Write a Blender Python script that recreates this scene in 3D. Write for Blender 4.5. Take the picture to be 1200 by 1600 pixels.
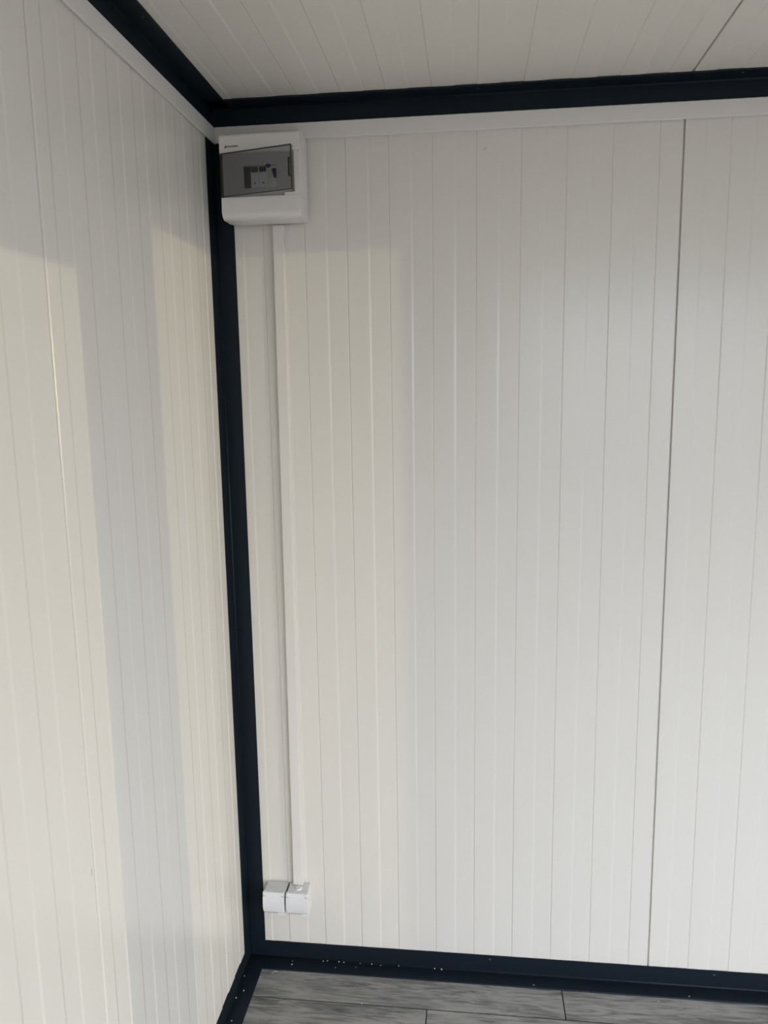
import bpy, bmesh, math, random
from mathutils import Matrix, Vector

# ------------------------------------------------------------------ clear
for o in list(bpy.data.objects):
    bpy.data.objects.remove(o, do_unlink=True)
scene = bpy.context.scene
COL = scene.collection
random.seed(7)

# ------------------------------------------------------------------ camera
CAM = Vector((0.6064, -1.8532, 1.5438))
YAW, PITCH, ROLL, FPX = -0.1154, -0.1589, -0.0152, 1202.2
fw = Vector((math.sin(YAW) * math.cos(PITCH), math.cos(YAW) * math.cos(PITCH), math.sin(PITCH)))
rt = fw.cross(Vector((0, 0, 1))).normalized()
up = rt.cross(fw)
r2 = math.cos(ROLL) * rt + math.sin(ROLL) * up
u2 = -math.sin(ROLL) * rt + math.cos(ROLL) * up
cd = bpy.data.cameras.new('camera')
cam = bpy.data.objects.new('camera', cd)
COL.objects.link(cam)
cam.matrix_world = Matrix(((r2.x, u2.x, -fw.x, CAM.x), (r2.y, u2.y, -fw.y, CAM.y),
                           (r2.z, u2.z, -fw.z, CAM.z), (0, 0, 0, 1)))
cd.sensor_fit = 'VERTICAL'
cd.sensor_height = 36.0
cd.lens = FPX / 1600 * 36.0
cd.clip_start = 0.01
scene.camera = cam

# ------------------------------------------------------------------ world, sun, exposure
SKY_STRENGTH = 5.7
SKY_COLOR = (0.885, 0.955, 1.07)
SUN_STRENGTH = 0.48
SUN_COLOR = (1.0, 0.87, 0.54)
SUN_T = 2.0            # sideways travel per metre of depth
SUN_ELEV = math.radians(1.0)
EXPOSURE = -0.14

w = bpy.data.worlds.new('sky')
scene.world = w
w.use_nodes = True
bg = w.node_tree.nodes['Background']
bg.inputs[0].default_value = (*SKY_COLOR, 1)
# overcast sky: luminance rises evenly from the horizon to the zenith
nt = w.node_tree
geo = nt.nodes.new('ShaderNodeTexCoord')
sep = nt.nodes.new('ShaderNodeSeparateXYZ')
nt.links.new(geo.outputs['Generated'], sep.inputs[0])
mr = nt.nodes.new('ShaderNodeMapRange')
mr.inputs['From Min'].default_value = 0.0
mr.inputs['From Max'].default_value = 1.0
mr.inputs['To Min'].default_value = SKY_STRENGTH * 0.6
mr.inputs['To Max'].default_value = SKY_STRENGTH * 1.5
nt.links.new(sep.outputs['Z'], mr.inputs['Value'])
nt.links.new(mr.outputs['Result'], bg.inputs[1])

sd = bpy.data.lights.new('low_sun', 'SUN')
sd.energy = SUN_STRENGTH
sd.color = SUN_COLOR
sd.angle = math.radians(0.32)
sun = bpy.data.objects.new('low_sun', sd)
COL.objects.link(sun)
hd = Vector((-SUN_T, 1.0, 0)).normalized()
sdir = Vector((hd.x * math.cos(SUN_ELEV), hd.y * math.cos(SUN_ELEV), -math.sin(SUN_ELEV)))
sun.rotation_euler = sdir.to_track_quat('-Z', 'Y').to_euler()
sun.location = (4, -8, 3)

vs = scene.view_settings
vs.view_transform = 'Standard'
vs.look = 'None'
vs.gamma = 1
vs.use_curve_mapping = False
vs.exposure = EXPOSURE

# ------------------------------------------------------------------ dimensions (metres)
W, D, H = 2.30, 2.35, 2.192       # room inside
LEG = 0.047                       # steel angle leg
FLOOR_LEG = 0.051
TRIM_BOT, TRIM_TOP, TRIM_T = 2.111, 2.147, 0.011
JOINT_BACK, JOINT_LEFT, JOINT_CEIL = 1.0645, -0.778, 1.0652
PW = 1.15


# ------------------------------------------------------------------ materials
def nodemat(name):
    m = bpy.data.materials.new(name)
    m.use_nodes = True
    nt = m.node_tree
    return m, nt, nt.nodes['Principled BSDF']


def N(nt, t, **kw):
    n = nt.nodes.new(t)
    for k, v in kw.items():
        setattr(n, k, v)
    return n


def plain(name, col, rough=0.4, spec=0.5, metal=0.0, bump=0.0, bscale=200.0, var=0.0):
    m, nt, b = nodemat(name)
    b.inputs['Base Color'].default_value = (*col, 1)
    b.inputs['Roughness'].default_value = rough
    b.inputs['Specular IOR Level'].default_value = spec
    b.inputs['Metallic'].default_value = metal
    tc = N(nt, 'ShaderNodeTexCoord')
    no = N(nt, 'ShaderNodeTexNoise')
    no.inputs['Scale'].default_value = bscale
    no.inputs['Detail'].default_value = 4
    nt.links.new(tc.outputs['Object'], no.inputs['Vector'])
    if bump:
        bp = N(nt, 'ShaderNodeBump')
        bp.inputs['Strength'].default_value = bump
        bp.inputs['Distance'].default_value = 0.0006
        nt.links.new(no.outputs['Fac'], bp.inputs['Height'])
        nt.links.new(bp.outputs['Normal'], b.inputs['Normal'])
    if var:
        rp = N(nt, 'ShaderNodeMapRange')
        rp.inputs['To Min'].default_value = rough - var
        rp.inputs['To Max'].default_value = rough + var
        nt.links.new(no.outputs['Fac'], rp.inputs['Value'])
        nt.links.new(rp.outputs['Result'], b.inputs['Roughness'])
    return m


def panel_material(name, col, rough):
    """Pre-painted steel sheet: semi gloss, slight waviness along the sheet, fine grain."""
    m, nt, b = nodemat(name)
    b.inputs['Specular IOR Level'].default_value = 0.5
    b.inputs['Roughness'].default_value = rough
    b.inputs['Base Color'].default_value = (*col, 1)
    tc = N(nt, 'ShaderNodeTexCoord')
    mp = N(nt, 'ShaderNodeMapping')
    mp.inputs['Scale'].default_value = (9.0, 0.7, 1.0)
    nt.links.new(tc.outputs['Object'], mp.inputs['Vector'])
    wave = N(nt, 'ShaderNodeTexNoise')
    wave.inputs['Scale'].default_value = 1.0
    wave.inputs['Detail'].default_value = 1.0
    nt.links.new(mp.outputs['Vector'], wave.inputs['Vector'])
    b1 = N(nt, 'ShaderNodeBump')
    b1.inputs['Strength'].default_value = 0.35
    b1.inputs['Distance'].default_value = 0.004
    nt.links.new(wave.outputs['Fac'], b1.inputs['Height'])
    grain = N(nt, 'ShaderNodeTexNoise')
    grain.inputs['Scale'].default_value = 900.0
    grain.inputs['Detail'].default_value = 2.0
    nt.links.new(tc.outputs['Object'], grain.inputs['Vector'])
    b2 = N(nt, 'ShaderNodeBump')
    b2.inputs['Strength'].default_value = 0.05
    b2.inputs['Distance'].default_value = 0.0003
    nt.links.new(grain.outputs['Fac'], b2.inputs['Height'])
    nt.links.new(b1.outputs['Normal'], b2.inputs['Normal'])
    nt.links.new(b2.outputs['Normal'], b.inputs['Normal'])
    # faint blotches in the paint gloss
    bl = N(nt, 'ShaderNodeTexNoise')
    bl.inputs['Scale'].default_value = 5.0
    bl.inputs['Detail'].default_value = 3.0
    nt.links.new(tc.outputs['Object'], bl.inputs['Vector'])
    rr = N(nt, 'ShaderNodeMapRange')
    rr.inputs['To Min'].default_value = rough - 0.04
    rr.inputs['To Max'].default_value = rough + 0.04
    nt.links.new(bl.outputs['Fac'], rr.inputs['Value'])
    nt.links.new(rr.outputs['Result'], b.inputs['Roughness'])
    return m


def wood_material():
    m, nt, b = nodemat('grey_wood_vinyl')
    L = nt.links.new
    tc = N(nt, 'ShaderNodeTexCoord')
    oi = N(nt, 'ShaderNodeObjectInfo')
    off = N(nt, 'ShaderNodeVectorMath', operation='SCALE')
    off.inputs['Scale'].default_value = 37.0
    cmb = N(nt, 'ShaderNodeCombineXYZ')
    L(oi.outputs['Random'], cmb.inputs[0]); L(oi.outputs['Random'], cmb.inputs[1]); L(oi.outputs['Random'], cmb.inputs[2])
    L(cmb.outputs[0], off.inputs[0])
    add = N(nt, 'ShaderNodeVectorMath', operation='ADD')
    L(tc.outputs['Object'], add.inputs[0]); L(off.outputs[0], add.inputs[1])
    # coarse figure
    mp = N(nt, 'ShaderNodeMapping'); mp.inputs['Scale'].default_value = (5.0, 42.0, 1.0)
    L(add.outputs[0], mp.inputs['Vector'])
    n1 = N(nt, 'ShaderNodeTexNoise'); n1.inputs['Scale'].default_value = 1.0
    n1.inputs['Detail'].default_value = 8.0; n1.inputs['Roughness'].default_value = 0.70
    n1.inputs['Distortion'].default_value = 1.6
    L(mp.outputs[0], n1.inputs['Vector'])
    # fine fibres
    mp2 = N(nt, 'ShaderNodeMapping'); mp2.inputs['Scale'].default_value = (22.0, 380.0, 1.0)
    L(add.outputs[0], mp2.inputs['Vector'])
    n2 = N(nt, 'ShaderNodeTexNoise'); n2.inputs['Scale'].default_value = 1.0
    n2.inputs['Detail'].default_value = 3.0
    L(mp2.outputs[0], n2.inputs['Vector'])
    # blotches
    mp3 = N(nt, 'ShaderNodeMapping'); mp3.inputs['Scale'].default_value = (4.0, 14.0, 1.0)
    L(add.outputs[0], mp3.inputs['Vector'])
    n3 = N(nt, 'ShaderNodeTexNoise'); n3.inputs['Scale'].default_value = 1.0; n3.inputs['Detail'].default_value = 2.0
    L(mp3.outputs[0], n3.inputs['Vector'])
    mA = N(nt, 'ShaderNodeMath', operation='MULTIPLY_ADD')
    L(n2.outputs['Fac'], mA.inputs[0]); mA.inputs[1].default_value = 0.36; L(n1.outputs['Fac'], mA.inputs[2])
    mB = N(nt, 'ShaderNodeMath', operation='MULTIPLY_ADD')
    L(n3.outputs['Fac'], mB.inputs[0]); mB.inputs[1].default_value = 0.42; L(mA.outputs[0], mB.inputs[2])
    ramp = N(nt, 'ShaderNodeValToRGB')
    e = ramp.color_ramp.elements
    e[0].position = 0.64; e[0].color = (0.070, 0.068, 0.064, 1)
    e[1].position = 0.98; e[1].color = (0.315, 0.305, 0.287, 1)
    x = e.new(0.80); x.color = (0.16, 0.157, 0.148, 1)
    x = e.new(0.90); x.color = (0.235, 0.23, 0.218, 1)
    L(mB.outputs[0], ramp.inputs['Fac'])
    L(ramp.outputs['Color'], b.inputs['Base Color'])
    bp = N(nt, 'ShaderNodeBump'); bp.inputs['Strength'].default_value = 0.25; bp.inputs['Distance'].default_value = 0.0006
    L(mA.outputs[0], bp.inputs['Height']); L(bp.outputs['Normal'], b.inputs['Normal'])
    b.inputs['Roughness'].default_value = 0.5
    b.inputs['Specular IOR Level'].default_value = 0.35
    return m


WALL_COL = (0.825, 0.785, 0.718)
M = {}
M['panel'] = panel_material('white_coated_sheet', WALL_COL, 0.23)
M['ceil_panel'] = panel_material('white_coated_ceiling_sheet', WALL_COL, 0.36)
M['core'] = plain('grey_foam_core', (0.30, 0.30, 0.29), 0.8)
M['trim'] = plain('white_trim_sheet', (0.815, 0.782, 0.745), 0.38, bump=0.04)
M['steel'] = plain('anthracite_steel', (0.0075, 0.0135, 0.0215), 0.46, 0.22, bump=0.10, bscale=350, var=0.06)
M['rivet'] = plain('dark_rivet', (0.05, 0.055, 0.06), 0.35, metal=0.4)
M['wood'] = wood_material()
M['sub'] = plain('dark_subfloor', (0.02, 0.02, 0.02), 0.9)
M['plastic'] = plain('white_plastic', (0.82, 0.815, 0.82), 0.30, bump=0.03)
M['plastic_box'] = plain('white_box_plastic', (0.84, 0.80, 0.775), 0.34, bump=0.03)
M['socket_top'] = plain('grey_white_socket_plastic', (0.72, 0.72, 0.715), 0.38)
M['trunk'] = plain('white_trunking_plastic', (0.82, 0.788, 0.735), 0.33)
M['black'] = plain('black_plastic', (0.012, 0.012, 0.013), 0.45)
M['blue'] = plain('blue_plastic', (0.012, 0.016, 0.10), 0.4)
M['lightgrey'] = plain('light_grey_plastic', (0.54, 0.525, 0.525), 0.45)
M['module'] = plain('pale_module_plastic', (0.70, 0.71, 0.70), 0.45)
M['label'] = plain('printed_label', (0.60, 0.62, 0.54), 0.5)
M['foam'] = plain('white_foam_crumb', (0.85, 0.85, 0.84), 0.7)
M['scuff'] = plain('grey_scuff', (0.36, 0.345, 0.32), 0.6)
M['concrete'] = plain('pale_concrete', (0.09, 0.088, 0.083), 0.85, bump=0.3, bscale=40)

sm, nt, b = nodemat('smoked_clear_plastic')
b.inputs['Base Color'].default_value = (0.06, 0.058, 0.058, 1)
b.inputs['Roughness'].default_value = 0.16
b.inputs['Alpha'].default_value = 0.29
M['smoke'] = sm


# ------------------------------------------------------------------ object helpers
def link(name, me, mat, parent=None, mw=None):
    o = bpy.data.objects.new(name, me)
    COL.objects.link(o)
    if mat is not None and not me.materials:
        me.materials.append(mat)
    if parent is not None:
        o.parent = parent
    if mw is not None:
        o.matrix_basis = mw
    return o


def bm_obj(name, bm, mat, parent=None, mw=None, smooth=False):
    bmesh.ops.recalc_face_normals(bm, faces=bm.faces[:])
    me = bpy.data.meshes.new(name)
    bm.to_mesh(me)
    bm.free()
    if smooth:
        for p in me.polygons:
            p.use_smooth = True
    return link(name, me, mat, parent, mw)


def tag(o, label, cat=None, group=None, kind=None):
    o['label'] = label
    if cat: o['category'] = cat
    if group: o['group'] = group
    if kind: o['kind'] = kind
    return o


def struct(o, label, cat):
    return tag(o, label, cat, kind='structure')


def empty(name, loc=(0, 0, 0), parent=None):
    o = bpy.data.objects.new(name, None)
    o.empty_display_size = 0.05
    COL.objects.link(o)
    o.location = loc
    if parent: o.parent = parent
    return o


def add_box(bm, lo, hi, bevel=0.0, seg=2):
    g = bmesh.ops.create_cube(bm, size=1.0)
    vs_ = g['verts']
    for v in vs_:
        v.co = Vector([lo[i] + (v.co[i] + 0.5) * (hi[i] - lo[i]) for i in range(3)])
    if bevel:
        es = list({e for v in vs_ for e in v.link_edges})
        bmesh.ops.bevel(bm, geom=es, offset=bevel, segments=seg, profile=0.5, affect='EDGES', clamp_overlap=True)
    return bm


def box(name, lo, hi, mat, parent=None, bevel=0.0, seg=2):
    """Box given in the parent's space; origin at the middle of its base."""
    c = Vector(((lo[0] + hi[0]) / 2, (lo[1] + hi[1]) / 2, lo[2]))
    bm = bmesh.new()
    add_box(bm, [lo[i] - c[i] for i in range(3)], [hi[i] - c[i] for i in range(3)], bevel, seg)
    return bm_obj(name, bm, mat, parent, Matrix.Translation(c))


def axes(U, V, Wv, loc):
    U, V, Wv = Vector(U), Vector(V), Vector(Wv)
    return Matrix(((U.x, V.x, Wv.x, loc[0]), (U.y, V.y, Wv.y, loc[1]), (U.z, V.z, Wv.z, loc[2]), (0, 0, 0, 1)))


def extrude_profile(pts, v0, v1, smooth_ids=()):
    """Closed polygon pts [(u,w)] swept along local y from v0 to v1."""
    bm = bmesh.new()
    a = [bm.verts.new((u, v0, w_)) for u, w_ in pts]
    c = [bm.verts.new((u, v1, w_)) for u, w_ in pts]
    n = len(pts)
    for i in range(n):
        j = (i + 1) % n
        f = bm.faces.new((a[i], a[j], c[j], c[i]))
        if i in smooth_ids:
            f.smooth = True
    bm.faces.new(a)
    bm.faces.new(c[::-1])
    return bm


# ------------------------------------------------------------------ ribbed sandwich panel
GAP = 0.0038
RIB = 0.0011
SLOPE = 0.0016


def panel_profile(u0, u1, raised, cut0=False, cut1=False, thick=0.040, r=0.0016, flip=False, g1=None):
    """Room face outline of one panel between two joints; raised = [(a,b)] bands."""
    pts = []
    g = GAP / 2

    def edge(u, sgn):
        out = []
        for k in range(4):
            a = math.pi / 2 * k / 3
            out.append((u + sgn * (r - r * math.cos(a)), -r + r * math.sin(a)))
        return out
    s = u0 if cut0 else u0 + g
    e = u1 if cut1 else u1 - (g if g1 is None else g1)
    face = []
    def sharp(u, sgn):
        # the firmer fold of each rib; sgn=+1 steps up towards +u
        k = 0.0030 if flip else 0.0014
        q = [(u - sgn * k, -RIB), (u + sgn * k, 0.0)]
        if not flip:
            q = [(u - sgn * (k + 0.0008), -RIB), (u - sgn * k, -RIB - 0.0004)] + q[1:]
        return q if sgn > 0 else q[::-1]

    def soft(u, sgn):
        q = [(u - sgn * 0.0028, -RIB), (u - sgn * 0.0016, -RIB * 0.85), (u + sgn * 0.0016, -RIB * 0.15), (u + sgn * 0.0028, 0.0)]
        return q if sgn > 0 else q[::-1]
    up_edge, down_edge = (soft, sharp) if flip else (sharp, soft)
    for a, b_ in raised:
        if b_ <= s or a >= e:
            continue
        face += up_edge(a, 1) if a > s else [(s, 0.0)]
        face += down_edge(b_, -1) if b_ < e else [(e, 0.0)]
    if not cut0 and face and face[0][0] <= s + 1e-6:
        face = edge(s, 1) + face[1:]
    if not cut1 and face and face[-1][0] >= e - 1e-6:
        face = face[:-1] + edge(e, -1)[::-1]
    if face[0][0] > s + 1e-6:
        face = [(s, -RIB)] + face
    if face[-1][0] < e - 1e-6:
        face = face + [(e, -RIB)]
    tongue = [(s, -thick)] if cut0 else [(u0 - g, -thick), (u0 - g, -0.0075), (s, -0.0075)]
    return tongue + face + [(e, -thick)]


def bands(first, start, width, n, last=None):
    """raised bands of one panel in panel coordinates"""
    out = [(0.0, first)]
    for k in range(n):
        out.append((start + 0.1 * k, start + 0.1 * k + width))
    if last is not None:
        out.append((last, PW + 1))
    return out


B_BACK = bands(0.047, 0.1, 0.0515, 10, 1.1)
B_LEFT = bands(0.039, 0.0855, 0.0535, 10, 1.0855)
B_CEIL = bands(0.047, 0.1, 0.050, 10, 1.1)


def add_panel(parent, origin, U, V, Wv, length, raised, a=0.0, b_=PW, mat='panel', name='panel', r=0.0016, flip=False, g1=None):
    prof = panel_profile(a, b_, raised, cut0=a > 0, cut1=b_ < PW, r=r, flip=flip, g1=g1)
    bm = extrude_profile(prof, 0.0, length)
    return bm_obj(name, bm, M[mat], parent, axes(U, V, Wv, origin))


X, Y, Z = Vector((1, 0, 0)), Vector((0, 1, 0)), Vector((0, 0, 1))

# ---- walls: a core slab with the panels as its children
wall_back = struct(box('wall_back', (-0.10, 0.041, -0.05), (W + 0.10, 0.060, H + 0.05), M['core']),
                   'white ribbed sandwich panel wall at the back with a dark vertical joint', 'wall')
inv = lambda o: o.matrix_world.inverted()
bpy.context.view_layer.update()


def wp(parent, child):
    """keep the child's world placement under the parent"""
    child.matrix_basis = parent.matrix_basis.inverted() @ child.matrix_basis


L0 = JOINT_BACK - PW
wp(wall_back, add_panel(wall_back, (L0, 0, 0), X, Z, -Y, H, B_BACK, a=-L0 - 0.004))
wp(wall_back, add_panel(wall_back, (JOINT_BACK, 0, 0), X, Z, -Y, H, B_BACK))
wp(wall_back, add_panel(wall_back, (JOINT_BACK + PW, 0, 0), X, Z, -Y, H, B_BACK, b_=W - JOINT_BACK - PW))

wall_left = struct(box('wall_left', (-0.060, -D, -0.05), (-0.041, 0.041, H + 0.05), M['core']),
                   'white ribbed sandwich panel wall on the left with light patches', 'wall')
wp(wall_left, add_panel(wall_left, (0.0024, JOINT_LEFT, 0), Y, Z, X, H, B_LEFT, flip=True, b_=-JOINT_LEFT - 0.0010, r=0.0030))
wp(wall_left, add_panel(wall_left, (0, JOINT_LEFT - PW, 0), Y, Z, X, H, B_LEFT, flip=True, r=0.0008, g1=-0.0010))
wp(wall_left, add_panel(wall_left, (0, JOINT_LEFT - 2 * PW, 0), Y, Z, X, H, B_LEFT, flip=True, a=2 * PW - JOINT_LEFT - D))

# right side: two tall open doorways with a broad pier between them
K = 1.0 / SUN_T
RA = -0.688 - W * K              # edges that bound the light patches on the left and back walls
RB = -0.388 - (W + 0.05) * K
RC = -(W - 0.440) * K
tE = math.tan(SUN_ELEV) * math.hypot(1, K) * W
HEAD1 = 1.733 + tE
HEAD2 = 1.858 + tE
RT = 0.05
RD = -D + 0.03
bm = bmesh.new()
x0, x1 = W, W + RT
for lo, hi in (((x0, RC, -0.05), (x1, 0.041, H + 0.06)),
               ((x0, RA, -0.05), (x1, RB, H + 0.06)),
               ((x0, -D, -0.05), (x1, RD, H + 0.06)),
               ((x0, RB, HEAD2), (x1, RC, H + 0.06)),
               ((x0, RD, HEAD1), (x1, RA, H + 0.06))):
    add_box(bm, lo, hi)
wall_right = struct(bm_obj('wall_right', bm, M['panel']),
                    'white wall on the right with two tall open doorways', 'wall')

ceiling = struct(box('ceiling', (-0.10, -D, H + 0.041), (W + 0.10, 0.06, H + 0.06), M['core']),
                 'white ribbed panel ceiling with a dark joint', 'ceiling')
C0 = JOINT_CEIL - PW
wp(ceiling, add_panel(ceiling, (C0, 0.04, H), X, -Y, -Z, D + 0.04, B_CEIL, a=-C0 - 0.04, mat='ceil_panel'))
wp(ceiling, add_panel(ceiling, (JOINT_CEIL, 0.04, H), X, -Y, -Z, D + 0.04, B_CEIL, mat='ceil_panel'))
wp(ceiling, add_panel(ceiling, (JOINT_CEIL + PW, 0.04, H), X, -Y, -Z, D + 0.04, B_CEIL, b_=W + 0.04 - JOINT_CEIL - PW, mat='ceil_panel'))

# ---- front side behind the camera: wide open doorway
FT = 0.05
FX0, FX1, FHEAD = 0.90, W - 0.06, 2.03
bm = bmesh.new()
y0, y1 = -D - FT, -D
for lo, hi in (((-0.06, y0, -0.05), (FX0, y1, H + 0.06)),
               ((FX1, y0, -0.05), (W + 0.06, y1, H + 0.06)),
               ((FX0, y0, FHEAD), (FX1, y1, H + 0.06))):
    add_box(bm, lo, hi)
wall_front = struct(bm_obj('wall_front', bm, M['panel']),
                    'white front wall behind the viewer with a wide open doorway', 'wall')

# ---- floor
floor = struct(box('floor', (-0.06, -D - FT, -0.06), (W + 0.06, 0.06, -0.012), M['sub']),
               'grey wood-look plank floor', 'floor')
PLW, PLL = 0.185, 1.22
row_y = 0.045
rows = [(-0.1405, 0.0445, 0.8405)]
yy = -0.1405
offs = [0.497, 1.02, 0.30, 0.77, 0.10, 0.62, 1.10, 0.40, 0.86, 0.15, 0.7, 0.33]
k = 0
while yy - PLW > -D:
    rows.append((yy - PLW, yy, offs[k % len(offs)]))
    yy -= PLW
    k += 1
rows.append((-D - 0.03, yy, 0.5))
pg = 0.0024
for (ya, yb, xj) in rows:
    xs = [xj]
    while xs[0] > 0.0: xs.insert(0, xs[0] - PLL)
    while xs[-1] < W: xs.append(xs[-1] + PLL)
    for i in range(len(xs) - 1):
        a, c = max(xs[i], 0.003), min(xs[i + 1], W - 0.003)
        if c - a < 0.02: continue
        p = box('plank', (a + (pg / 2 if xs[i] > 0.003 else 0), ya + pg / 2, -0.012), (c - pg / 2, yb - pg / 2, 0.0), M['wood'], floor, 0.0006, 1)
        wp(floor, p)
        p.data.materials.append(M['sub'])            # dark core shows on the cut edges
        for f in p.data.polygons:
            if abs(f.normal.z) < 0.5: f.material_index = 1

# ---- ground outside
bm = bmesh.new()
add_box(bm, (-20, -40, -0.30), (22, 20, -0.20))
struct(bm_obj('ground', bm, M['concrete']), 'pale concrete ground outside around the cabin', 'ground')


# ------------------------------------------------------------------ steel angles and white trims
TH = 0.003


def angle_profile(a, b_, t=TH, r=0.0035):
    """L section: leg a along u, leg b along w, heel at the origin, inner bend rounded."""
    pts = [(0, 0), (a, 0), (a, t * 0.6), (a - 0.0008, t)]
    for k in range(5):
        an = math.pi / 2 * k / 4
        pts.append((t + r - r * math.sin(an), t + r - r * math.cos(an)))
    pts += [(t, b_ - 0.0008), (t * 0.6, b_), (0, b_)]
    return pts


def steel_angle(name, a, b_, length, U, V, Wv, loc, label):
    bm = extrude_profile(angle_profile(a, b_), 0, length, smooth_ids=(4, 5, 6, 7))
    return struct(bm_obj(name, bm, M['steel'], None, axes(U, V, Wv, loc)), label, 'steel angle')


def rivet_on(parent, wloc, nrm, r=0.0032):
    bm = bmesh.new()
    bmesh.ops.create_uvsphere(bm, u_segments=10, v_segments=6, radius=r)
    bmesh.ops.delete(bm, geom=[v for v in bm.verts if v.co.z < -1e-5], context='VERTS')
    for v in bm.verts: v.co.z *= 0.5
    q = Vector(nrm).to_track_quat('Z', 'Y').to_matrix().to_4x4()
    mw = parent.matrix_basis.inverted() @ Matrix.Translation(wloc) @ q
    return bm_obj('rivet', bm, M['rivet'], parent, mw, smooth=True)


# corner post: u along +x (back leg), w along -y (left leg), v up  -> x cross z = -y
post = steel_angle('trim_1', 0.0455, 0.055, TRIM_TOP, X, Z, -Y, (0, 0, 0), 'dark anthracite steel corner post between left and back walls')
# floor angles
fb = steel_angle('trim_2', FLOOR_LEG, 0.0465, W, Z, -X, -Y, (W, 0, 0.0), 'dark anthracite steel floor angle along the back wall')
fl = steel_angle('trim_3', FLOOR_LEG, 0.0465, D, Z, Y, X, (0, -D, 0.0), 'dark anthracite steel floor angle along the left wall')
# ceiling angles
cb = steel_angle('trim_4', H - TRIM_TOP + 0.02, 0.049, W, -Z, X, -Y, (0, 0, H), 'black steel ceiling angle along the back wall')
cl = steel_angle('trim_5', H - TRIM_TOP + 0.02, 0.047, D, -Z, -Y, X, (0, 0, H), 'black steel ceiling angle along the left wall')
for x_ in (0.6566, 1.2295, 1.80):
    rivet_on(fb, (x_, -TH, 0.040), -Y)
for x_ in (0.0606, 0.6167, 1.17, 1.75):
    rivet_on(cb, (x_, -0.034, H - TH), -Z)
for y_ in (-0.45, -1.0, -1.6):
    rivet_on(fl, (TH, y_, 0.040), X)
    rivet_on(cl, (0.034, y_, H - TH), -Z)


def trim_profile(h, t):
    """white folded flashing: flat face with soft lower and upper edges"""
    r = 0.0022
    pts = [(0.0045, 0), (h, 0)]
    for k in range(4):
        an = math.pi / 2 * k / 3
        pts.append((h - r + r * math.cos(an), t - r + r * math.sin(an)))
    for k in range(4):
        an = math.pi / 2 * k / 3
        pts.append((r - r * math.sin(an), t - r + r * math.cos(an)))
    return pts


bm = extrude_profile(trim_profile(TRIM_TOP - TRIM_BOT, TRIM_T), 0, W - TRIM_T - 0.0006)
struct(bm_obj('trim_6', bm, M['trim'], None, axes(Z, -X, -Y, (W, 0, TRIM_BOT))), 'white flat trim strip along the top of the back wall', 'trim')
bm = extrude_profile(trim_profile(TRIM_TOP - TRIM_BOT, TRIM_T), 0, D - 0.0006)
struct(bm_obj('trim_7', bm, M['trim'], None, axes(Z, Y, X, (0, -D, TRIM_BOT))), 'white flat trim strip along the top of the left wall', 'trim')

# ------------------------------------------------------------------ distribution box
BX0, BX1, BZ0, BZ1 = 0.0455, 0.2270, 1.9255, 2.1075
BYB, BYF = -0.0112, -0.0900
dbx = tag(empty('distribution_box', ((BX0 + BX1) / 2, BYB, BZ0)),
          'white plastic distribution box with a smoked door, mounted high in the corner', 'fuse box')
inv_db = dbx.matrix_basis.inverted() if False else Matrix.Translation(-Vector(dbx.location))


def local(o):
    o.matrix_basis = inv_db @ o.matrix_basis
    return o


DZ0, DZ1 = 1.9720, 2.0655       # door opening
DXR = 0.2135                    # right end of the door recess
WX0, WX1, WZ0, WZ1 = 0.0945, 0.1705, 1.9925, 2.0395   # breaker window


# back shell
bm = bmesh.new()
add_box(bm, (BX0 + 0.001, BYB - 0.022, BZ0 + 0.001), (BX1, BYB, BZ1 - 0.001), 0.003, 2)
local(bm_obj('back_shell', bm, M['plastic_box'], dbx))


def yz_prism(name, pts, x0, x1, mat, parent, smooth=False, bevel=0.0012):
    """polygon in (y,z) swept along x"""
    bm = bmesh.new()
    a = [bm.verts.new((x0, y, z)) for y, z in pts]
    c = [bm.verts.new((x1, y, z)) for y, z in pts]
    n = len(pts)
    for i in range(n):
        bm.faces.new((a[i], a[(i + 1) % n], c[(i + 1) % n], c[i]))
    fa = bm.faces.new(a[::-1]); fc = bm.faces.new(c)
    if bevel:
        es = list(fa.edges) + list(fc.edges)
        bmesh.ops.bevel(bm, geom=es, offset=bevel, segments=2, profile=0.5, affect='EDGES')
    return bm_obj(name, bm, mat, parent, None, smooth)


SH = BYB - 0.022
# cover: upper brow, lower apron, right stile, recessed mask with window
r = 0.012
brow = [(SH, DZ1), (BYF, DZ1), (BYF, BZ1 - 0.010)]
for k in range(1, 6):
    an = math.pi / 2 * k / 5
    brow.append((BYF + 0.010 - 0.010 * math.cos(an), BZ1 - 0.010 + 0.010 * math.sin(an)))
brow += [(SH, BZ1)]
local(yz_prism('top_cover', brow, BX0, BX1, M['plastic_box'], dbx))
apron = [(SH, DZ0 - 0.0005), (SH, BZ0)]
for k in range(0, 7):
    an = math.pi / 2 * k / 6
    apron.append((BYF + 0.016 - 0.016 * math.sin(an), BZ0 + 0.014 - 0.014 * math.cos(an)))
apron += [(BYF, DZ0 - 0.0005)]
local(yz_prism('bottom_cover', apron, BX0, BX1, M['plastic_box'], dbx))
bm = bmesh.new()
add_box(bm, (DXR, BYF + 0.0006, DZ0), (BX1, SH, DZ1), 0.0006, 1)
local(bm_obj('side_cover', bm, M['plastic_box'], dbx))
bm = bmesh.new()
add_box(bm, (0.1906, BYF + 0.0006, DZ0 - 0.0002), (DXR - 0.0002, SH, DZ0 + 0.0065), 0.0005, 1)
local(bm_obj('latch_ledge', bm, M['plastic_box'], dbx))
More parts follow.
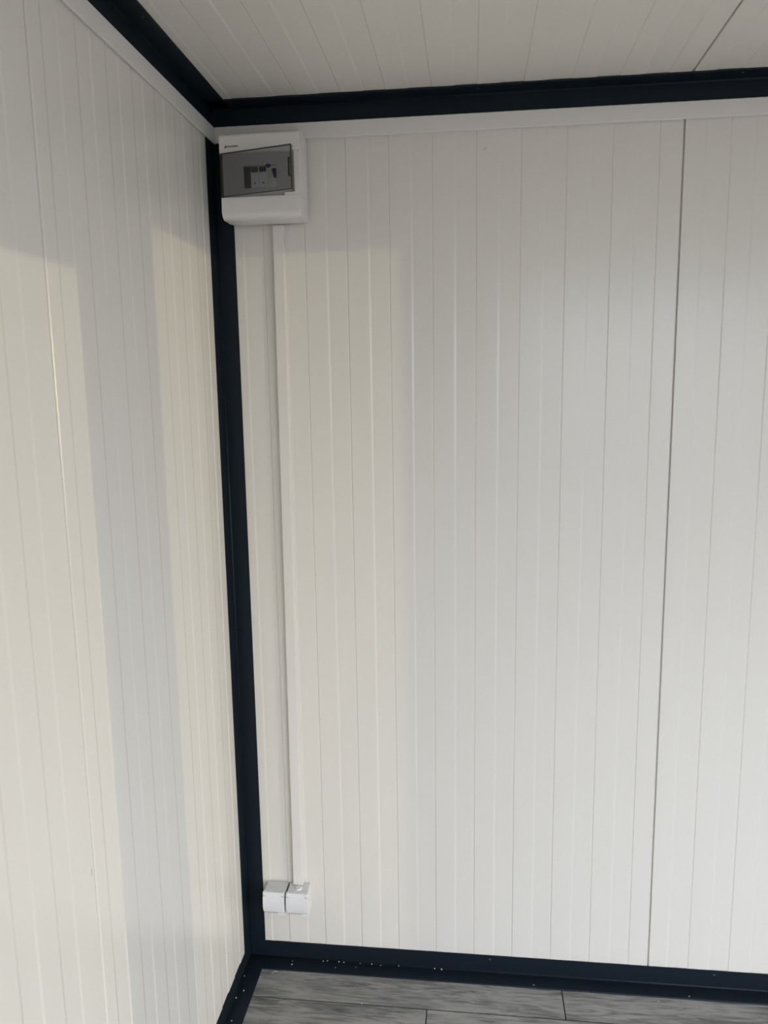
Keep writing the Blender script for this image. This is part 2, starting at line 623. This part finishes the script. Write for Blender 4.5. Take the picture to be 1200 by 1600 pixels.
# mask ring around the breaker window
MY = -0.078
bm = bmesh.new()
for lo, hi in (((BX0 + 0.002, MY, DZ0), (WX0, SH, DZ1)), ((WX1, MY, DZ0), (DXR, SH, DZ1)),
               ((WX0, MY, WZ1), (WX1, SH, DZ1)), ((WX0, MY, DZ0), (WX1, SH, WZ0))):
    add_box(bm, lo, hi)
local(bm_obj('inner_mask', bm, M['lightgrey'], dbx))
# blank, breakers, residual current device
n_mod = 4
mw_ = (WX1 - WX0) / n_mod
blank = local(box('blank_slot', (WX0, -0.070, WZ0), (WX0 + mw_ * 0.86, SH - 0.001, WZ1), M['black'], dbx))
for i in (1, 2):
    x0_, x1_ = WX0 + mw_ * i - 0.0022 + 0.0002, WX0 + mw_ * (i + 1) - 0.0022 - 0.0002
    cbk = local(box('circuit_breaker', (x0_, -0.0765, WZ0 + 0.0005), (x1_, SH - 0.001, WZ1 - 0.0005), M['module'], dbx, 0.0006, 1))
    t = box('toggle', (x0_ + 0.002, -0.0815, WZ1 - 0.0135), (x1_ - 0.002, -0.0760, WZ1 - 0.0035), M['black'], dbx, 0.001, 2)
    local(t); t.parent = cbk; t.matrix_basis = cbk.matrix_basis.inverted() @ t.matrix_basis
    t = box('terminal_screw', ((x0_ + x1_) / 2 - 0.0018, -0.0772, WZ0 + 0.009), ((x0_ + x1_) / 2 + 0.0018, -0.0763, WZ0 + 0.0125), M['black'], dbx, 0.0005, 1)
    local(t); t.parent = cbk; t.matrix_basis = cbk.matrix_basis.inverted() @ t.matrix_basis
x0_, x1_ = WX0 + mw_ * 3 - 0.0020, WX1 - 0.0004
rcd = local(box('residual_current_device', (x0_ - mw_ * 0.0, -0.0765, WZ0 + 0.0005), (x1_ , SH - 0.001, WZ1 - 0.0005), M['module'], dbx, 0.0006, 1))
bm = bmesh.new()
bmesh.ops.create_uvsphere(bm, u_segments=14, v_segments=8, radius=1.0)
bmesh.ops.scale(bm, vec=(0.0060, 0.0016, 0.0043), verts=bm.verts[:])
t = bm_obj('test_button', bm, M['blue'], rcd, rcd.matrix_basis.inverted() @ inv_db @ Matrix.Translation((0.1525, -0.0785, WZ1 - 0.0012)), True)
t['label'] = 'small blue oval test button'
t = box('toggle', (0.1612, -0.0825, WZ1 - 0.0275), (0.1705, -0.0760, WZ1 - 0.0080), M['blue'], dbx, 0.001, 2)
for v in t.data.vertices:                            # narrower towards its lower end
    if v.co.z < 0.009: v.co.x = v.co.x * 0.5 + 0.0016
local(t); t.parent = rcd; t.matrix_basis = rcd.matrix_basis.inverted() @ t.matrix_basis
t['label'] = 'dark blue switch toggle'
t = box('rating_label', (0.1475, -0.0770, WZ0 + 0.008), (0.1585, -0.0762, WZ1 - 0.009), M['label'], dbx)
local(t); t.parent = rcd; t.matrix_basis = rcd.matrix_basis.inverted() @ t.matrix_basis

# smoked door, hinged at the left, standing a little open
DW = 0.178
DANG = math.radians(14.5)
door = empty('door_pivot') if False else None
bm = bmesh.new()
dh = DZ1 - DZ0 - 0.002
add_box(bm, (0, -0.0026, 0), (DW, 0.0, dh), 0.0008, 2)
# turned-in rim along the four sides
add_box(bm, (0.0005, -0.0003, 0.0), (0.0028, 0.007, dh))
add_box(bm, (DW - 0.0028, -0.0003, 0.0), (DW - 0.0005, 0.007, dh))
hinge_loc = Vector((BX0 + 0.0004, BYF + 0.0022, DZ0 + 0.001))
dm = inv_db @ Matrix.Translation(hinge_loc) @ Matrix.Rotation(-DANG, 4, 'Z')
door = bm_obj('door', bm, M['smoke'], dbx, dm)
door['label'] = 'smoked translucent hinged door standing slightly ajar'
# dark rim edges seen as thin lines, and the finger catch
M['rim'] = plain('dark_smoke_rim', (0.018, 0.015, 0.016), 0.3)
bm = bmesh.new()
add_box(bm, (0, -0.0030, dh - 0.0014), (DW, 0.0004, dh + 0.0004))
add_box(bm, (0, -0.0030, -0.0002), (DW, 0.0004, 0.0012))
add_box(bm, (DW - 0.0012, -0.0030, 0), (DW + 0.0002, 0.0004, dh * 0.31))
add_box(bm, (DW - 0.0012, -0.0030, dh * 0.70), (DW + 0.0002, 0.0004, dh))
bm_obj('rim', bm, M['rim'], door)
bm = bmesh.new()
add_box(bm, (DW - 0.0068, -0.0050, dh * 0.30), (DW + 0.0004, 0.0006, dh * 0.305 + 0.0010))
add_box(bm, (DW - 0.0068, -0.0050, dh * 0.695), (DW + 0.0004, 0.0006, dh * 0.70 + 0.0010))
add_box(bm, (DW - 0.0068, -0.0050, dh * 0.30), (DW - 0.0056, 0.0006, dh * 0.70))
add_box(bm, (DW - 0.0011, -0.0050, dh * 0.30), (DW + 0.0002, 0.0006, dh * 0.70))
bm_obj('catch', bm, M['rim'], door)
# maker's mark: tiny dark lettering, too small to read
bm = bmesh.new()
gx = 0.0575
gz = 2.0770


def quad(bm, pts, y=BYF - 0.00035):
    a = [bm.verts.new((px, y, pz)) for px, pz in pts]
    b2 = [bm.verts.new((px, y + 0.0005, pz)) for px, pz in pts]
    n = len(pts)
    bm.faces.new(a); bm.faces.new(b2[::-1])
    for i in range(n): bm.faces.new((a[i], b2[i], b2[(i + 1) % n], a[(i + 1) % n]))


quad(bm, [(gx, gz - 0.0008), (gx + 0.0040, gz - 0.0008), (gx + 0.0042, gz + 0.0048), (gx + 0.0030, gz + 0.0050)])
sx = gx + 0.0048
for i, wd in enumerate((0.0034, 0.0022, 0.0040, 0.0030, 0.0030, 0.0022, 0.0034)):
    wd *= 1.16
    t_ = 0.0010
    h_ = 0.0034
    quad(bm, [(sx, gz), (sx + t_, gz), (sx + t_ + 0.0004, gz + h_), (sx + 0.0004, gz + h_)])
    quad(bm, [(sx + wd - t_ - 0.0006, gz), (sx + wd - 0.0006, gz), (sx + wd - 0.0002, gz + h_), (sx + wd - t_ - 0.0002, gz + h_)])
    zc_ = gz + (h_ - t_ if i % 2 else 0.0003)
    quad(bm, [(sx, zc_), (sx + wd - 0.0008, zc_), (sx + wd - 0.0005, zc_ + t_), (sx + 0.0003, zc_ + t_)], BYF - 0.0004)
    sx += wd + 0.0004
    gz += 0.00012
local(bm_obj('maker_mark', bm, M['black'], dbx))
bm = bmesh.new()
add_box(bm, (0.2225, BYF - 0.0003, 2.0625), (0.2243, BYF + 0.0005, 2.0638))
local(bm_obj('slot_mark', bm, M['black'], dbx))

# ------------------------------------------------------------------ cable trunking
TT = 0.016
bm = bmesh.new()
z0, z1 = 0.2345, 1.9235
for (za, zb) in ((z0, z1),):
    add_box(bm, (0, -TT, za), (0.0272, 0, zb))
for v in bm.verts:                                   # leans a few millimetres
    f = (v.co.z - z0) / (z1 - z0)
    v.co.x += 0.1325 + f * (0.1405 - 0.1325)
    v.co.z -= z0
es = [e for e in bm.edges if abs((e.verts[0].co - e.verts[1].co).z) > 0.1 and min(v.co.y for v in e.verts) < -0.01]
bmesh.ops.bevel(bm, geom=es, offset=0.0022, segments=3, profile=0.5, affect='EDGES')
for v in bm.verts: v.co.x -= 0.146
trunk = tag(empty('cable_trunking', (0.146, -0.0001, z0)),
            'white plastic cable trunking running down from fuse box to sockets', 'cable trunking')
bm_obj('base_channel', bm, M['trunk'], trunk)
# snap-on lid: a slim raised strip on the face
bm = bmesh.new()
for (za, zb) in ((z0, z1 - 0.001),):
    add_box(bm, (0.0030, -TT - 0.0008, za), (0.0242, -TT + 0.0003, zb))
for v in bm.verts:
    f = (v.co.z - z0) / (z1 - z0)
    v.co.x += 0.1325 + f * (0.1405 - 0.1325) - 0.146
    v.co.z -= z0
bm_obj('cover_strip', bm, M['trunk'], trunk)

# ------------------------------------------------------------------ sockets
SW, SD_, SZ0, SZ1 = 0.0580, 0.052, 0.166, 0.2345


def socket(x0, label, entry):
    s = tag(empty('wall_socket', (x0 + SW / 2, -0.0002, SZ0)), label, 'socket', 'surface sockets in the corner')
    hw = SW / 2
    h = SZ1 - SZ0
    # body: deep box with soft edges, top sloping slightly to the front
    bm = bmesh.new()
    add_box(bm, (-hw, -SD_ + 0.008, 0), (hw, 0, h - 0.003), 0.004, 3)
    for v in bm.verts:
        if v.co.z > h * 0.5 and v.co.y > -0.02:
            v.co.z -= 0.001
    bm_obj('body', bm, M['plastic'], s)
    # top cap (greyer) with back rail
    bm = bmesh.new()
    add_box(bm, (-hw + 0.002, -SD_ + 0.010, h - 0.004), (hw - 0.002, -0.003, h - 0.0015), 0.0012, 2)
    bm_obj('top_cap', bm, M['socket_top'], s)
    # hinged lid: rounded slab, bowed front
    bm = bmesh.new()
    pts = []
    zt, zb = h - 0.001, 0.006
    n = 8
    for k in range(n + 1):
        f = k / n
        z = zb + (zt - zb) * f
        bow = 0.0045 * (1 - (2 * f - 1) ** 2)
        yy_ = -SD_ - bow
        if k == 0: yy_ = -SD_ + 0.004
        if k == n: yy_ = -SD_ + 0.001
        pts.append((yy_, z))
    pts = [(-SD_ + 0.0085, zb)] + pts + [(-SD_ + 0.0085, zt)]
    lid = yz_prism('lid', pts, -hw + 0.0004, hw - 0.0004, M['plastic'], s, bevel=0.0018)
    # hinge knuckles and the finger tab
    for a, c in ((-hw + 0.0006, -hw + 0.0072), (hw - 0.0080, hw - 0.0006)):
        box('hinge', (a, -SD_ - 0.0022, h - 0.0095), (c, -SD_ + 0.006, h + 0.0006), M['plastic'], lid, 0.0010, 2)
        box('hinge_gap', (a + 0.0004, -SD_ - 0.0030, h - 0.0104), (c, -SD_ + 0.0005, h - 0.0096), M['scuff'], lid)
    box('finger_tab', (hw - 0.019, -SD_ - 0.0025, 0.0042), (hw - 0.0016, -SD_ + 0.006, 0.0080), M['plastic'], lid, 0.0012, 2)
    if entry:
        bm = bmesh.new()
        bmesh.ops.create_cone(bm, cap_ends=True, segments=20, radius1=0.0105, radius2=0.0088, depth=0.004)
        es = [e for e in bm.edges if abs(e.verts[0].co.z - e.verts[1].co.z) < 1e-6 and e.verts[0].co.z > 0]
        bmesh.ops.bevel(bm, geom=es, offset=0.001, segments=2, affect='EDGES')
        bm_obj('cable_entry', bm, M['plastic'], s, Matrix.Translation((0.0, -0.0275, h + 0.0002)))
    return s


socket(0.0590, 'white lidded wall socket against the dark corner post', False)
socket(0.1215, 'white lidded wall socket directly under the cable trunking', True)

# ------------------------------------------------------------------ small marks and crumbs
def scuff(parent, pts, U, V, Wv, loc, wdt=0.0009):
    bm = bmesh.new()
    for (a, c) in zip(pts[:-1], pts[1:]):
        d = (Vector((c[0], c[1])) - Vector((a[0], a[1]))).normalized()
        n = Vector((-d.y, d.x)) * wdt / 2
        q = [Vector((a[0], a[1])) - n, Vector((c[0], c[1])) - n, Vector((c[0], c[1])) + n, Vector((a[0], a[1])) + n]
        lo = [bm.verts.new((p.x, p.y, 0.0)) for p in q]
        hi = [bm.verts.new((p.x, p.y, 0.0002)) for p in q]
        bm.faces.new(hi); bm.faces.new(lo[::-1])
        for i in range(4): bm.faces.new((lo[i], lo[(i + 1) % 4], hi[(i + 1) % 4], hi[i]))
    o = bm_obj('scuff_mark', bm, M['scuff'], parent, axes(U, V, Wv, loc))
    wp(parent, o)


scuff(wall_back, [(0, 0), (0.005, 0.0015), (0.009, 0.005)], X, Z, -Y, (0.628, -0.0001, 2.071), 0.0011)
scuff(wall_back, [(0, 0), (0.003, 0.010), (0.004, 0.022)], X, Z, -Y, (0.7605, 0.0012, 0.184), 0.0008)
scuff(wall_left, [(0, 0), (0.0005, 0.012)], Y, Z, X, (0.0, -0.784, 0.777), 0.0014)
scuff(wall_left, [(0, 0), (0.004, 0.001)], Y, Z, X, (0.0001, -0.694, 0.492), 0.0012)

crumbs = [(0.0504, -0.0764, 0), (0.1242, -0.0277, 1), (0.1227, -0.0135, 1), (0.2069, -0.0079, 1),
          (0.2182, -0.0060, 1), (0.2441, -0.028, 1), (0.25, -0.0060, 1), (0.2639, -0.0060, 1), (0.2987, -0.0205, 1),
          (0.3088, -0.0065, 1), (0.34, -0.0060, 1), (0.365, -0.0080, 1), (0.4135, -0.0060, 1), (0.5102, -0.0070, 1),
          (0.5291, -0.0070, 1), (0.3316, -0.1405, 0), (0.0209, -0.1302, 1), (0.0080, -0.1556, 1), (0.0080, -0.0811, 1),
          (0.0190, -0.2272, 1), (1.0796, -0.0602, 0), (1.1599, -0.0399, 1), (0.7701, -0.0388, 1), (0.0790, -0.0600, 0)]
for i, (x_, y_, onf) in enumerate(crumbs):
    bm = bmesh.new()
    bmesh.ops.create_icosphere(bm, subdivisions=1, radius=1.0)
    sx_, sy_, sz_ = [random.uniform(0.0009, 0.0019) for _ in range(3)]
    if i in (1, 14, 16): sx_, sy_, sz_ = 0.0018, 0.0026, 0.0016
    for v in bm.verts:
        v.co = Vector((v.co.x * sx_, v.co.y * sy_, v.co.z * sz_)) * random.uniform(0.75, 1.2)
    zmin = min(v.co.z for v in bm.verts)
    for v in bm.verts: v.co.z -= zmin
    o = bm_obj('foam_crumb', bm, M['foam'], None, Matrix.Translation((x_, y_, TH if onf else 0.0)) @ Matrix.Rotation(random.uniform(0, 6), 4, 'Z'))
    special = {0: 'tiny white foam crumb on the plank at the dark corner', 15: 'tiny white foam crumb in the seam between two planks',
               20: 'tiny white foam crumb on the rightmost plank beside the dark angle', 23: 'tiny white foam crumb next to the curled shaving',
               21: 'rightmost tiny white foam crumb on the back floor angle', 22: 'lone tiny foam crumb halfway along the back floor angle'}
    if i in special:
        lab, grp = special[i], 'single foam crumbs'
    elif x_ < 0.03:
        lab, grp = 'tiny white foam crumb on the dark floor angle of the left wall', 'foam crumbs on the left floor angle'
    else:
        lab, grp = 'tiny white foam crumb among many on the back floor angle below the sockets', 'foam crumbs on the back floor angle'
    tag(o, lab, 'crumb', grp)
# one longer shaving
bm = bmesh.new()
add_box(bm, (-0.006, -0.0007, 0), (0.006, 0.0007, 0.0010), 0.0003, 1)
for v in bm.verts: v.co.y += 0.0016 * (v.co.x / 0.006) ** 2
o = bm_obj('plastic_shaving', bm, M['foam'], None, Matrix.Translation((0.0850, -0.0535, 0.0)) @ Matrix.Rotation(0.1, 4, 'Z'))
tag(o, 'thin white curled shaving on the floor plank in the corner', 'shaving')
